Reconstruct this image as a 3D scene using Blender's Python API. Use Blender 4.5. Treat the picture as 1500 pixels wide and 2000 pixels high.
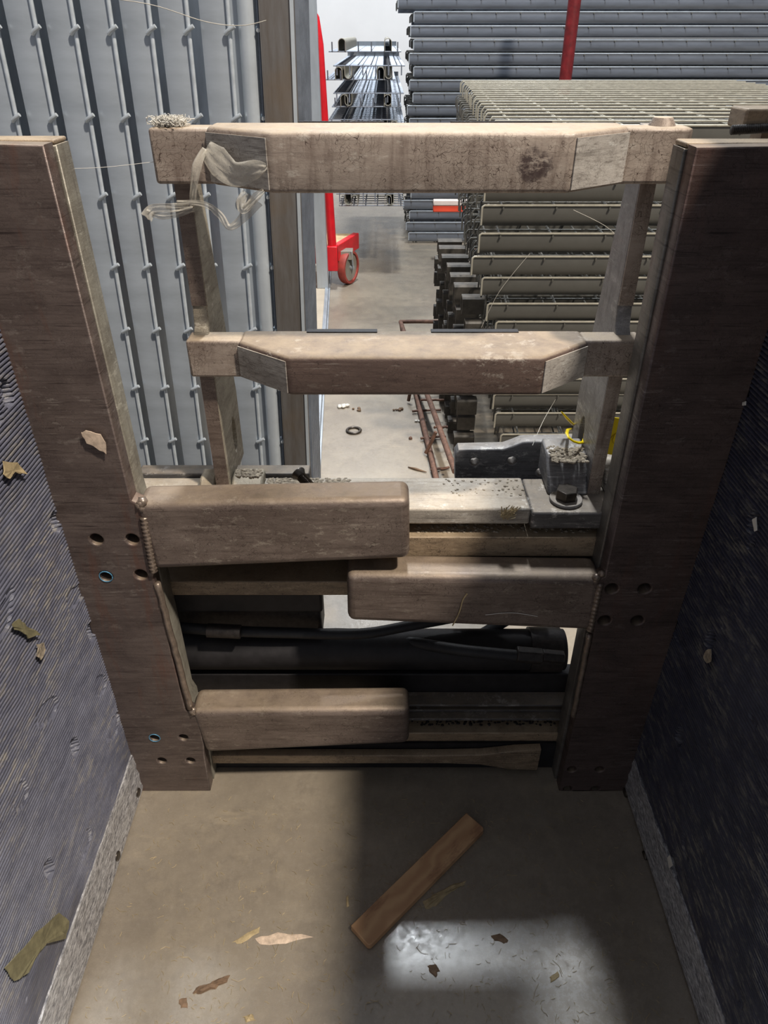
import bpy, bmesh, math, random
from mathutils import Vector, Matrix, noise
random.seed(7)
for o in list(bpy.data.objects): bpy.data.objects.remove(o)
R = math.radians
C = bpy.context.scene.collection
# ------------------------------------------------------------------ camera
FPX, TILT, EYE = 1387.0, R(34), 1.30
cam = bpy.data.cameras.new('camera'); co = bpy.data.objects.new('camera', cam); C.objects.link(co)
co.location = (0, 0, EYE); co.rotation_euler = (R(90) - TILT, 0, 0)
cam.sensor_fit = 'VERTICAL'; cam.sensor_height = 36; cam.lens = FPX/2000*36
cam.clip_start = .02; cam.clip_end = 60
bpy.context.scene.camera = co
# ------------------------------------------------------------------ world, lamps, exposure
w = bpy.data.worlds.new('world'); bpy.context.scene.world = w; w.use_nodes = True
bg = w.node_tree.nodes['Background']; bg.inputs[0].default_value = (.84, .88, 1, 1); bg.inputs[1].default_value = .25
def lamp(name, loc, target, size, power, col, spread=180):
    l = bpy.data.lights.new(name, 'AREA')
    if isinstance(size, tuple): l.shape = 'RECTANGLE'; l.size, l.size_y = size
    else: l.shape = 'DISK'; l.size = size
    l.energy = power; l.color = col; l.spread = R(spread)
    o = bpy.data.objects.new(name, l); C.objects.link(o); o.location = loc
    o.rotation_euler = (Vector(target)-Vector(loc)).to_track_quat('-Z', 'Y').to_euler()
lamp('aisle_lamp', (.28, 3.75, 6.4), (.28, 3.7, 0), (.34, 1.0), 350, (.90, .95, 1))
lamp('bay_lamp', (2.26, -1.0, 5.9), (-.2, .8, 0), .34, 410, (1, .90, .78))
lamp('far_lamp', (-.3, 8.2, 5.6), (0, 9, 1), .8, 190, (.95, .97, 1))
S = bpy.context.scene
S.view_settings.view_transform = 'Standard'; S.view_settings.look = 'None'
S.view_settings.gamma = 1; S.view_settings.use_curve_mapping = False
S.view_settings.exposure = 0.35
# ------------------------------------------------------------------ measuring helpers (a line of sight met with a real plane)
def ray(px, py):
    u = (px-750)/FPX; v = (1000-py)/FPX
    return u, math.cos(TILT)+v*math.sin(TILT), -math.sin(TILT)+v*math.cos(TILT)
def P(px, py, Y):
    r = ray(px, py); t = Y/r[1]; return Vector((r[0]*t, Y, EYE+r[2]*t))
def G(px, py, z=0.):
    r = ray(px, py); t = (z-EYE)/r[2]; return Vector((r[0]*t, r[1]*t, z))
def X(px, py, x):
    r = ray(px, py); t = x/r[0]; return Vector((x, r[1]*t, EYE+r[2]*t))
# ------------------------------------------------------------------ materials
def srgb(c):
    return tuple((v/255/12.92 if v/255 <= .04045 else ((v/255+.055)/1.055)**2.4) for v in c) + (1,)
class NT:
    def __init__(s, name):
        s.m = bpy.data.materials.new(name); s.m.use_nodes = True; s.t = s.m.node_tree; s.b = s.t.nodes['Principled BSDF']
        s.tc = s.t.nodes.new('ShaderNodeTexCoord')
    def n(s, typ, **kw):
        x = s.t.nodes.new(typ)
        for k, v in kw.items(): setattr(x, k, v)
        return x
    def l(s, a, b): s.t.links.new(a, b)
    def coord(s, sc=(1, 1, 1), rot=(0, 0, 0), warp=0):
        mp = s.n('ShaderNodeMapping'); s.l(s.tc.outputs['Object'], mp.inputs[0]); mp.inputs['Scale'].default_value = sc; mp.inputs['Rotation'].default_value = rot
        if not warp: return mp.outputs[0]
        nz = s.n('ShaderNodeTexNoise'); s.l(s.tc.outputs['Object'], nz.inputs[0]); nz.inputs['Scale'].default_value = 9; nz.inputs['Detail'].default_value = 4
        mx = s.n('ShaderNodeVectorMath', operation='MULTIPLY_ADD'); s.l(nz.outputs['Color'], mx.inputs[0]); mx.inputs[1].default_value = (warp,)*3; s.l(mp.outputs[0], mx.inputs[2])
        return mx.outputs[0]
    def noise(s, sc, detail=6, rough=.65, stretch=(1, 1, 1), rot=(0, 0, 0)):
        x = s.n('ShaderNodeTexNoise'); x.inputs['Scale'].default_value = sc; x.inputs['Detail'].default_value = detail; x.inputs['Roughness'].default_value = rough
        s.l(s.coord(stretch, rot), x.inputs['Vector']); return x.outputs['Fac']
    def ramp(s, f, a, b, ca=(0, 0, 0, 1), cb=(1, 1, 1, 1)):
        x = s.n('ShaderNodeValToRGB'); e = x.color_ramp.elements
        e[0].position = a; e[1].position = b; e[0].color = ca; e[1].color = cb; s.l(f, x.inputs[0]); return x.outputs[0]
    def mix(s, f, a, b, blend='MIX'):
        x = s.n('ShaderNodeMix', data_type='RGBA', blend_type=blend)
        for sock, v in ((x.inputs[0], f), (x.inputs[6], a), (x.inputs[7], b)):
            if hasattr(v, 'links'): s.l(v, sock)
            else: sock.default_value = v
        return x.outputs[2]
    def mul(s, a, b):
        x = s.n('ShaderNodeMath', operation='MULTIPLY')
        for i, v in enumerate((a, b)):
            if hasattr(v, 'links'): s.l(v, x.inputs[i])
            else: x.inputs[i].default_value = v
        return x.outputs[0]
    def cracks(s, sc, width, warp=.5, stretch=(1, 1, 1)):
        v = s.n('ShaderNodeTexVoronoi', feature='DISTANCE_TO_EDGE'); v.inputs['Scale'].default_value = sc
        s.l(s.coord(stretch, warp=warp), v.inputs['Vector']); return s.ramp(v.outputs['Distance'], 0, width, (1, 1, 1, 1), (0, 0, 0, 1))
    def done(s, col, rough, metal=0, bump=None, bs=.3, bd=.002):
        if hasattr(col, 'links'): s.l(col, s.b.inputs['Base Color'])
        else: s.b.inputs['Base Color'].default_value = col
        if hasattr(rough, 'links'): s.l(rough, s.b.inputs['Roughness'])
        else: s.b.inputs['Roughness'].default_value = rough
        s.b.inputs['Metallic'].default_value = metal
        if bump is not None:
            b = s.n('ShaderNodeBump'); b.inputs['Strength'].default_value = bs; b.inputs['Distance'].default_value = bd
            s.l(bump, b.inputs['Height']); s.l(b.outputs[0], s.b.inputs['Normal'])
        return s.m
def plain(name, c, rough=.6, metal=0, sc=30, var=.25, bs=.15, st=(1, 1, 1)):
    a = NT(name); f = a.noise(sc, 6, .65, st); c = srgb(c); lo = tuple(v*(1-var) for v in c[:3])+(1,); hi = tuple(min(1, v*(1+var)) for v in c[:3])+(1,)
    return a.done(a.ramp(f, .3, .7, lo, hi), rough, metal, f, bs, .001)
def worn(name, base, dark, light, rough=.5, metal=.3, crack=1., flecks=.5, stretch=(1, 1, 3), lift=0., streak=(3, 20, 60), grime=.5, scr=.5, blot=None, rust=0., dust=.45):
    """scuffed paint / steel: clouds of two tones, fine crackly scratches, bright rub marks"""
    a = NT(name); B, D, L = srgb(base), srgb(dark), srgb(light)
    cl = a.noise(6, 8, .7, stretch); col = a.ramp(cl, .38, .62, B, tuple(.5*(p+q) for p, q in zip(B, D)))
    st = a.noise(5, 6, .7, streak); col = a.mix(a.mul(a.ramp(st, .5, .68), .55), col, D)
    fl = a.noise(28, 9, .8, (1, 1, 2.2)); reg = a.ramp(a.noise(4, 3), .42, .62)
    col = a.mix(a.mul(a.mul(a.ramp(fl, .55, .6), reg), flecks), col, L)
    DD = tuple(v*.55 for v in D[:3])+(1,)
    gate = a.ramp(a.noise(13, 5, .7), .44, .52)
    ck = a.mul(a.cracks(22, .032, 1.3, (1, 1, 1.3)), gate); col = a.mix(a.mul(ck, min(1, .95*crack)), col, DD)
    ck2 = a.mul(a.cracks(42, .045, 2.2, (.35, 1, 1.8)), a.ramp(a.noise(9, 4, .7), .47, .56)); col = a.mix(a.mul(ck2, min(1, .8*crack)), col, DD)
    sd = a.mul(a.ramp(a.noise(6, 3, .6, (1.2, 1, 42)), .6, .64), a.ramp(a.noise(5, 4, .7), .42, .6)); col = a.mix(a.mul(sd, scr), col, DD)
    sl = a.mul(a.ramp(a.noise(7, 3, .6, (1.6, 1, 50), (0, .12, 0)), .60, .635), a.ramp(a.noise(6, 4, .7, (1, 1, 1.1)), .5, .62)); col = a.mix(a.mul(sl, scr*.8), col, L)
    if rust: col = a.mix(a.mul(a.ramp(a.noise(3, 6, .7, (3, 1, .6)), .52, .64), rust), col, srgb((112, 66, 46)))
    if blot:
        dm = a.n('ShaderNodeVectorMath', operation='DISTANCE'); a.l(a.tc.outputs['Object'], dm.inputs[0]); dm.inputs[1].default_value = blot[:3]
        dd_ = a.n('ShaderNodeMath', operation='MULTIPLY_ADD'); a.l(a.noise(30, 7, .75), dd_.inputs[0]); dd_.inputs[1].default_value = .045; a.l(dm.outputs['Value'], dd_.inputs[2])
        bm_ = a.mul(a.ramp(dd_.outputs[0], blot[3]+.016, blot[3]+.022, (1, 1, 1, 1), (0, 0, 0, 1)), a.ramp(a.noise(46, 6, .8, (.6, 1, 1)), .43, .52)); col = a.mix(a.mul(bm_, .9), col, srgb((58, 44, 44)))
    gr = a.ramp(a.noise(3.1, 10, .75), .5, .72); col = a.mix(a.mul(gr, grime), col, D)
    rg = a.ramp(fl, .35, .7, (rough*1.15,)*3+(1,), (rough*.75,)*3+(1,))
    if dust:   # pale dust settled on upward faces
        ge = a.n('ShaderNodeNewGeometry'); sx = a.n('ShaderNodeSeparateXYZ'); a.l(ge.outputs['Normal'], sx.inputs[0])
        dn = a.mul(a.ramp(sx.outputs['Z'], .45, .95), a.ramp(a.noise(22, 8, .75), .3, .6, (.35,)*3+(1,), (1, 1, 1, 1))); col = a.mix(a.mul(dn, dust), col, srgb((172, 154, 128)))
        rg = a.mix(a.mul(dn, dust*.8), rg, (.8,)*3+(1,))
    return a.done(col, rg, metal, a.noise(80, 6, .7, (1, 1, 2)), .35, .0015)
M = {}
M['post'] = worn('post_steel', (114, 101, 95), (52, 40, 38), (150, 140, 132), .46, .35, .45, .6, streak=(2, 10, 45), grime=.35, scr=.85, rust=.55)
M['postR'] = worn('post_steel_shaded', (98, 84, 80), (42, 34, 34), (140, 130, 126), .46, .35, .7, .4, streak=(2, 10, 45), grime=.35, scr=.85, rust=.2)  # right upright: darker copy, its shaded side put into the colour
M['sleeve'] = worn('sleeve_steel', (132, 118, 109), (72, 58, 52), (172, 162, 148), .42, .3, .9, .6, streak=(2, 10, 22), grime=.4)
M['bar'] = worn('bar_paint', (165, 152, 140), (82, 62, 52), (196, 188, 176), .5, .1, 1.1, .6, dust=.8, streak=(16, 6, 2), grime=.35, scr=.25, blot=(.134, -.125, .512, .022))
M['barlow'] = worn('bar_paint_brown', (102, 85, 77), (60, 46, 42), (192, 184, 172), .5, .1, .9, .95, dust=.65, streak=(4, 6, 30), grime=.35)
M['barend'] = worn('bar_end_paint', (186, 180, 172), (70, 58, 50), (214, 212, 206), .5, .1, .7, .6, grime=.25)
M['paint'] = worn('beige_paint', (166, 146, 120), (70, 56, 46), (186, 168, 142), .5, .1, 1, .5, stretch=(.6, 1, 2), streak=(6, 6, 20), grime=.35)
M['dusty'] = worn('dusty_plate', (188, 180, 168), (58, 52, 48), (224, 220, 212), .55, .15, .6, .8, grime=.9)
M['grimy'] = worn('grimy_steel', (108, 106, 106), (34, 32, 34), (204, 200, 194), .5, .3, .4, .95, grime=.55)
M['bracket'] = worn('bracket_steel', (148, 148, 150), (52, 50, 52), (214, 212, 208), .5, .2, .4, .9, grime=.5, dust=.35)
M['edge'] = worn('cut_edge', (150, 146, 134), (92, 84, 74), (196, 192, 178), .5, .3, .3, .7, streak=(20, 20, 3), grime=.2)
M['edgeR'] = worn('cut_edge_shaded', (118, 114, 108), (60, 54, 52), (150, 146, 138), .45, .3, .3, .5, streak=(20, 20, 3), grime=.3)  # shaded copy of the edge steel for the right arm
M['gusset'] = worn('scraped_gusset', (176, 168, 150), (84, 70, 56), (222, 214, 196), .5, .2, .8, .9, streak=(3, 3, 18), grime=.5)
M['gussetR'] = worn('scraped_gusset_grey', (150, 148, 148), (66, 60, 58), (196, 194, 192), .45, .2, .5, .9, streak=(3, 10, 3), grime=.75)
M['black'] = plain('greasy_black', (30, 28, 30), .62, .1, 40, .5, .5)
M['oily'] = plain('oily_grime', (44, 39, 37), .5, .1, 90, .7, .9)
M['hose'] = plain('hose_rubber', (30, 31, 34), .6, 0, 60, .4, .5)
M['bolt'] = plain('bolt_steel', (74, 68, 62), .35, .7, 60, .4, .3)
M['galv'] = plain('galvanised', (172, 180, 188), .4, .4, 5, .2, .05, (2, 2, .5))
M['galvL'] = plain('galvanised_bright', (196, 204, 210), .35, .35, 14, .1, .05)
M['galvD'] = plain('galvanised_dusty', (148, 146, 136), .55, .2, 18, .15, .1)
M['galvR'] = plain('galvanised_dusty_flange', (86, 85, 80), .5, .2, 12, .12, .05)
M['galvB'] = plain('galvanised_blue', (112, 119, 130), .4, .3, 4, .3, .05, (.5, 1, 3))
M['wire'] = plain('dusty_wire', (164, 160, 146), .5, .2, 40, .2, .1)
M['wireC'] = plain('bright_wire', (208, 216, 222), .35, .4, 40, .15, .1)
M['grid'] = plain('shaded_inner_wire', (92, 91, 86), .5, .25, 40, .25, .1)  # wire darkened to paint in the shade inside the stacks
M['darkwire'] = plain('dark_wire', (84, 80, 74), .55, .2, 40, .3, .1)
M['rust'] = plain('rusty_bar', (104, 76, 62), .75, .1, 60, .45, .4)
M['red'] = plain('red_paint', (206, 24, 36), .38, 0, 12, .18, .08)
M['darkred'] = plain('old_red_paint', (112, 26, 30), .45, 0, 20, .5, .2)
M['tyre'] = plain('red_tyre', (150, 62, 52), .6, 0, 30, .25, .1)
M['orange'] = plain('orange_red_plastic', (232, 84, 58), .5, 0, 10, .1, 0)
M['white'] = plain('white_plastic', (226, 214, 208), .5, 0, 10, .08, 0)
M['ply'] = plain('plywood', (196, 172, 132), .8, 0, 20, .18, .1)
M['yellow'] = plain('yellow_plastic', (248, 216, 6), .38, 0, 20, .03, .02)
M['ink'] = plain('faded_ink', (196, 166, 14), .7, 0, 20, .05, 0)
M['straw'] = plain('dry_straw', (170, 152, 116), .8, 0, 60, .35, .2)
M['leaf'] = plain('dry_leaf', (120, 114, 86), .75, 0, 60, .35, .4)
M['bark'] = plain('bark_chip', (112, 90, 70), .85, 0, 80, .4, .5)
M['dust'] = plain('caked_dust', (150, 138, 120), .95, 0, 160, .6, 1)
M['pale'] = plain('pale_scrap', (214, 210, 200), .6, 0, 60, .15, .2)
M['stain'] = plain('rust_white_chip', (196, 176, 156), .7, 0, 90, .35, .3)
M['weld'] = plain('weld_steel', (132, 118, 106), .35, .5, 90, .35, .4)
M['web'] = plain('cobweb', (190, 186, 176), .7)
M['blue'] = plain('blue_rim', (86, 140, 172), .4, .2)
def film():
    a = NT('stretch_film'); m = a.done(srgb((226, 220, 206)), .22, 0, a.noise(60, 5), .6, .002); a.b.inputs['Alpha'].default_value = .34; return m
M['film'] = film()
def rubber(name, c, lt):
    a = NT(name); f = a.noise(30, 8, .75, (1, .5, 1.5)); col = a.ramp(f, .35, .75, srgb(c), srgb(lt))
    d = a.mul(a.ramp(a.noise(70, 8, .8, (1, .35, 1.5)), .5, .6), a.ramp(a.noise(3.5, 5, .7), .38, .58)); col = a.mix(a.mul(d, .6), col, srgb((150, 144, 130)))
    pt = a.ramp(a.noise(9, 6, .7), .62, .7); col = a.mix(a.mul(pt, .4), col, srgb((120, 110, 100)))
    return a.done(col, .38, 0, a.noise(120, 6, .75), .6, .0015)
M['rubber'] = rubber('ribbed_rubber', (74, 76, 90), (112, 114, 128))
M['rubberR'] = rubber('ribbed_rubber_shaded', (50, 50, 62), (74, 75, 90))  # right facing: same rubber with its shade mixed into the colour
def shiny():
    a = NT('rubbed_rubber_sparkle'); f = a.noise(260, 4, .75, (1, .3, 1)); st = a.ramp(a.noise(7, 5, .7, (1, .8, 22)), .55, .63)
    col = a.ramp(f, .4, .66, srgb((124, 124, 130)), srgb((240, 240, 242))); col = a.mix(a.mul(st, .5), col, srgb((220, 220, 220)))  # pale specks paint the rubbed band's sparkle into its colour
    return a.done(col, .3, .35, f, .8, .003)
M['shiny'] = shiny()
def floor_mat():
    a = NT('concrete_floor'); f = a.noise(2.2, 10, .7); col = a.ramp(f, .35, .65, srgb((120, 111, 99)), srgb((148, 138, 122)))
    f2 = a.noise(9, 9, .75); col = a.mix(a.mul(a.ramp(f2, .52, .72), .45), col, srgb((80, 73, 68)))
    sm = a.ramp(a.noise(5, 8, .7, (.5, 2, 1), (0, 0, .6)), .6, .74); col = a.mix(a.mul(sm, .5), col, srgb((184, 168, 140)))
    fb = a.mul(a.cracks(85, .035, 3.5), a.ramp(a.noise(16, 5), .52, .6)); col = a.mix(a.mul(fb, .55), col, srgb((196, 180, 150)))
    sp = a.ramp(a.noise(130, 4, .8), .68, .72); col = a.mix(a.mul(sp, .6), col, srgb((70, 62, 56)))
    r = a.ramp(a.noise(6, 8, .7), .35, .7, (.27,)*3+(1,), (.42,)*3+(1,)); r = a.mix(a.ramp(a.noise(90, 5, .8), .52, .62), r, (.6,)*3+(1,))
    a.b.inputs['Specular IOR Level'].default_value = .6; sx = a.n('ShaderNodeSeparateXYZ'); a.l(a.tc.outputs['Object'], sx.inputs[0]); a.l(a.ramp(sx.outputs['Y'], .85, 1.0, (.9,)*3+(1,), (.03,)*3+(1,)), a.b.inputs['Coat Weight']); a.b.inputs['Coat IOR'].default_value = 1.7
    a.l(a.ramp(a.noise(70, 6, .8), .35, .65, (.17,)*3+(1,), (.36,)*3+(1,)), a.b.inputs['Coat Roughness'])
    return a.done(col, r, 0, a.noise(60, 8, .8), .22, .002)
M['floor'] = floor_mat()
M['kerb'] = plain('kerb_concrete', (178, 166, 148), .8, 0, 8, .12, .3)
M['wall'] = plain('white_wall', (214, 216, 218), .9, 0, 2, .04, .05)
def brown_channel():
    a = NT('stained_galvanised_channel'); f = a.noise(4, 7, .7, (8, 1, 1)); col = a.ramp(f, .35, .65, srgb((134, 132, 130)), srgb((112, 104, 96)))
    t = a.ramp(a.noise(2.0, 5, .6), .5, .68); col = a.mix(a.mul(t, .8), col, srgb((142, 118, 88)))
    return a.done(col, .38, .5, a.noise(50, 5, .7, (6, 1, .3)), .1, .001)
M['channel'] = brown_channel()
def wood():
    a = NT('planed_wood'); wv = a.n('ShaderNodeTexWave', wave_type='BANDS', bands_direction='Y'); a.l(a.coord((1.2, 6, 3), warp=.5), wv.inputs['Vector'])
    wv.inputs['Scale'].default_value = 1.4; wv.inputs['Distortion'].default_value = 9; wv.inputs['Detail'].default_value = 4; wv.inputs['Detail Scale'].default_value = .8
    col = a.ramp(wv.outputs['Fac'], 0, 1, srgb((206, 166, 124)), srgb((186, 144, 106))); b = a.ramp(a.noise(9, 6, .7, (1, 3, 1)), .56, .66)
    col = a.mix(a.mul(b, .55), col, srgb((126, 84, 64)))
    return a.done(col, .6, 0, wv.outputs['Fac'], .1, .0005)
M['wood'] = wood()
# ------------------------------------------------------------------ mesh helpers
class MB:
    def __init__(s): s.v = []; s.f = []
    def add(s, v, f):
        k = len(s.v); s.v += [Vector(p) for p in v]; s.f += [tuple(i+k for i in q) for q in f]; return s
    def box(s, a, b):
        (x0, y0, z0), (x1, y1, z1) = a, b
        return s.add([(x0, y0, z0), (x1, y0, z0), (x1, y1, z0), (x0, y1, z0), (x0, y0, z1), (x1, y0, z1), (x1, y1, z1), (x0, y1, z1)],
                     [(0, 3, 2, 1), (4, 5, 6, 7), (0, 1, 5, 4), (1, 2, 6, 5), (2, 3, 7, 6), (3, 0, 4, 7)])
    def tube(s, pts, r, n=8, flat=1.):
        pts = [Vector(p) for p in pts]; rs = r if isinstance(r, (list, tuple)) else [r]*len(pts); rings = []
        up = None
        for i, p in enumerate(pts):
            d = (pts[min(i+1, len(pts)-1)]-pts[max(i-1, 0)]).normalized()
            if up is None: up = Vector((0, 0, 1)) if abs(d.z) < .9 else Vector((1, 0, 0))
            a = d.cross(up).normalized(); b = a.cross(d).normalized(); up = b
            rings.append([p+a*rs[i]*math.cos(6.28319*k/n)+b*rs[i]*flat*math.sin(6.28319*k/n) for k in range(n)])
        v = [q for g in rings for q in g]; f = []
        for i in range(len(pts)-1):
            for k in range(n): f.append((i*n+k, i*n+(k+1) % n, (i+1)*n+(k+1) % n, (i+1)*n+k))
        f.append(tuple(range(n))[::-1]); f.append(tuple((len(pts)-1)*n+k for k in range(n)))
        return s.add(v, f)
    def extr(s, prof, axis, a, b):
        """closed 2-D profile swept along an axis ('x': prof is (y,z); 'y': (x,z); 'z': (x,y))"""
        n = len(prof); mk = {'x': lambda t, p: (t, p[0], p[1]), 'y': lambda t, p: (p[0], t, p[1]), 'z': lambda t, p: (p[0], p[1], t)}[axis]
        v = [mk(a, p) for p in prof]+[mk(b, p) for p in prof]
        f = [(i, (i+1) % n, n+(i+1) % n, n+i) for i in range(n)]+[tuple(range(n))[::-1], tuple(range(n, 2*n))]
        return s.add(v, f)
def link(name, me, m, root=None, smooth=False, bevel=0, segs=2):
    o = bpy.data.objects.new(name, me); C.objects.link(o)
    me.materials.clear(); me.materials.append(M[m] if isinstance(m, str) else m)
    if root is not None: o.parent = root
    if bevel:
        b = o.modifiers.new('bevel', 'BEVEL'); b.width = bevel; b.segments = segs; b.limit_method = 'ANGLE'; b.angle_limit = R(35)
    if smooth or bevel:
        for p in me.polygons: p.use_smooth = True
        if not smooth or smooth == 'auto': me.set_sharp_from_angle(angle=R(50))
    return o
def wpos(root):
    p = Vector((0, 0, 0))
    while root is not None: p += root.location; root = root.parent
    return p
def part(name, mb, m, root=None, smooth=False, bevel=0, segs=2):
    off = wpos(root); me = bpy.data.meshes.new(name)
    me.from_pydata([tuple(v-off) for v in mb.v], [], mb.f); bm = bmesh.new(); bm.from_mesh(me); bmesh.ops.recalc_face_normals(bm, faces=bm.faces); bm.to_mesh(me); bm.free()
    return link(name, me, m, root, smooth, bevel, segs)
def solo(name, mb, m, label, cat, group=None, kind=None, base=None, **kw):
    if base is None:
        n = len(mb.v); base = Vector((sum(v.x for v in mb.v)/n, sum(v.y for v in mb.v)/n, min(v.z for v in mb.v)))
    base = Vector(base); m2 = MB(); m2.v = [v-base for v in mb.v]; m2.f = mb.f
    o = part(name, m2, m, None, **kw); o.location = base; return tag(o, label, cat, group, kind)
def tag(o, label=None, cat=None, group=None, kind=None):
    if label: o['label'] = label
    if cat: o['category'] = cat
    if group: o['group'] = group
    if kind: o['kind'] = kind
    return o
def thing(name, label, cat, loc=(0, 0, 0), group=None):
    o = bpy.data.objects.new(name, None); C.objects.link(o); o.location = loc; o.empty_display_size = .05
    return tag(o, label, cat, group)
def plate(name, outline, y0, y1, m, root=None, holes=(), bevel=.0015, plane='xz'):
    """solid plate cut to an outline in x-z with round / oval holes; y0 near face, y1 far face.  holes: (x, z, rx, rz)"""
    cu = bpy.data.curves.new(name, 'CURVE'); cu.dimensions = '2D'; cu.fill_mode = 'BOTH'
    t = (y1-y0)/2; cu.extrude = max(t-bevel, .0003); cu.bevel_depth = bevel; cu.bevel_resolution = 1; cu.offset = -bevel
    def sp(pts):
        s_ = cu.splines.new('POLY'); s_.points.add(len(pts)-1)
        for i, (a, b) in enumerate(pts): s_.points[i].co = (a, b, 0, 1)
        s_.use_cyclic_u = True
    area = sum(outline[i][0]*outline[(i+1) % len(outline)][1]-outline[(i+1) % len(outline)][0]*outline[i][1] for i in range(len(outline)))
    sp(outline if area > 0 else outline[::-1])
    for (a, b, ra, rb) in holes: sp([(a+ra*math.cos(-6.28319*k/20), b+rb*math.sin(-6.28319*k/20)) for k in range(20)])
    tmp = bpy.data.objects.new('tmp', cu); C.objects.link(tmp); bpy.context.view_layer.update()
    me = bpy.data.meshes.new_from_object(tmp); bpy.data.objects.remove(tmp)
    off = wpos(root); ym = (y0+y1)/2
    for v in me.vertices:
        a, b, c = v.co
        v.co = (Vector((a, ym+c, b)) if plane == 'xz' else Vector((ym+c, a, b)) if plane == 'yz' else Vector((a, b, ym+c)))-off
    if plane in ('xz',): me.flip_normals()
    me.name = name
    return link(name, me, m, root, smooth='auto')
def rounded(x0, z0, x1, z1, r, n=4, corners=(1, 1, 1, 1)):
    out = []
    for (cx, cz, a0, on, qx, qz) in ((x1-r, z0+r, -90, corners[0], x1, z0), (x1-r, z1-r, 0, corners[1], x1, z1), (x0+r, z1-r, 90, corners[2], x0, z1), (x0+r, z0+r, 180, corners[3], x0, z0)):
        if not on: out.append((qx, qz)); continue
        for k in range(n+1): a = R(a0+90*k/n); out.append((cx+r*math.cos(a), cz+r*math.sin(a)))
    return out
def XZ(pts, Y): return [(P(px, py, Y).x, P(px, py, Y).z) for px, py in pts]
def hexa(c, r, h, axis='z', n=6, ph=0):
    mb = MB(); pr = [(c[0]+r*math.cos(6.28319*k/n+ph), c[1]+r*math.sin(6.28319*k/n+ph)) if axis == 'z' else (c[0]+r*math.cos(6.28319*k/n+ph), c[2]+r*math.sin(6.28319*k/n+ph)) for k in range(n)]
    k = 2 if axis == 'z' else 1
    return mb.extr(pr, axis, c[k], c[k]+h)
ORD = ['top', 'second', 'third', 'fourth', 'fifth', 'sixth', 'seventh', 'eighth', 'ninth', 'tenth', 'eleventh', 'twelfth', 'thirteenth', 'fourteenth', 'fifteenth', 'sixteenth', 'seventeenth', 'eighteenth', 'nineteenth', 'twentieth', 'twenty-first', 'twenty-second', 'twenty-third', 'twenty-fourth', 'twenty-fifth', 'twenty-sixth']
def copy_tree(o, parent=None):
    c = o.copy(); C.objects.link(c); c.parent = parent
    for ch in [q for q in bpy.data.objects if q.parent == o]: copy_tree(ch, c)
    return c
# ================================================================== the setting
mb = MB().box((-6, -3, -.1), (8, 10, 0)); tag(part('floor', mb, 'floor'), kind='structure')
mb = MB().box((-6, 10, 0), (8, 10.2, 7)); tag(part('wall_back', mb, 'wall'), kind='structure')
# low kerb along the foot of the left-hand bundles, with its steel edging
def skew(mb, x0, x1, z0, z1, ya, yb, k):
    v = []
    for y in (ya, yb):
        d = k*(y-ya); v += [(x0+d, y, z0), (x1+d, y, z0), (x1+d, y, z1), (x0+d, y, z1)]
    return mb.add(v, [(0, 1, 2, 3), (4, 7, 6, 5), (0, 4, 5, 1), (1, 5, 6, 2), (2, 6, 7, 3), (3, 7, 4, 0)])
kk = -.047
tag(part('trim_1', skew(MB(), -.46, -.226, 0, .035, 1.72, 6.5, kk), 'kerb', bevel=.004), kind='structure')
mb = skew(MB(), -.2255, -.213, 0, .036, 1.72, 6.5, kk); skew(mb, -.2125, -.204, 0, .012, 1.72, 6.5, kk); skew(mb, -.232, -.2235, .0355, .0405, 1.72, 6.5, kk)
tag(part('trim_2', mb, 'galv', bevel=.002), kind='structure')
# ================================================================== clamp arms
PF = .895                                # near face of both uprights
def circ(px, py, r=.0105):
    p = P(px, py, PF); return (p.x, p.z, r, r)
def ribbed_pad(side, y0, y1, z0, z1, holes):
    """rubber facing with horizontal ribs and worn patches; side -1 left, +1 right"""
    nz = 195 if side < 0 else 214; per = (z1-z0)/nz; rows = []; x0 = .5
    for i in range(nz):
        rows += [(z0+per*(i+.0), 0), (z0+per*(i+.22), 1), (z0+per*(i+.55), 1), (z0+per*(i+.78), 0)]
    rows.append((z1, 0)); ny = 250; v = []; f = []
    for (z, h) in rows:
        for j in range(ny+1):
            y = y0+(y1-y0)*j/ny
            n1 = noise.noise(Vector((y*5+side*7, z*6, 3)));  n2 = noise.noise(Vector((y*28, z*34, side*5.))); n3 = noise.noise(Vector((y*11+4, z*14, side*9.)))
            worn_ = min(1, max(0, .85+n1*1.1+(.15 if z > .35 else -.9+z*3.0)))
            hh = (.0034*worn_+.0004)*h+.0012*n2
            if n3 > .46: hh -= .003
            for (hy, hz) in holes:
                d = math.hypot((y-hy)/.012, (z-hz)/.02)
                if d < 1: hh -= .017*(1-d**4)
            wz = .0028*n1+.0012*noise.noise(Vector((y*14, z*3, 8)))
            v.append((side*(x0-hh), y, z+wz))
    W = ny+1; nr = len(rows)
    for i in range(nr-1):
        for j in range(ny): f.append((i*W+j, i*W+j+1, (i+1)*W+j+1, (i+1)*W+j))
    k = len(v)
    bx = side*(x0+.02)
    v += [(bx, y0, z0), (bx, y1, z0), (bx, y1, z1), (bx, y0, z1)]
    f += [tuple(j for j in range(W))+(k+1, k), tuple((nr-1)*W+j for j in range(W))[::-1]+(k+3, k+2), tuple(i*W for i in range(nr))[::-1]+(k, k+3), tuple(i*W+ny for i in range(nr))+(k+2, k+1), (k, k+1, k+2, k+3)]
    return MB().add(v, f)
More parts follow.
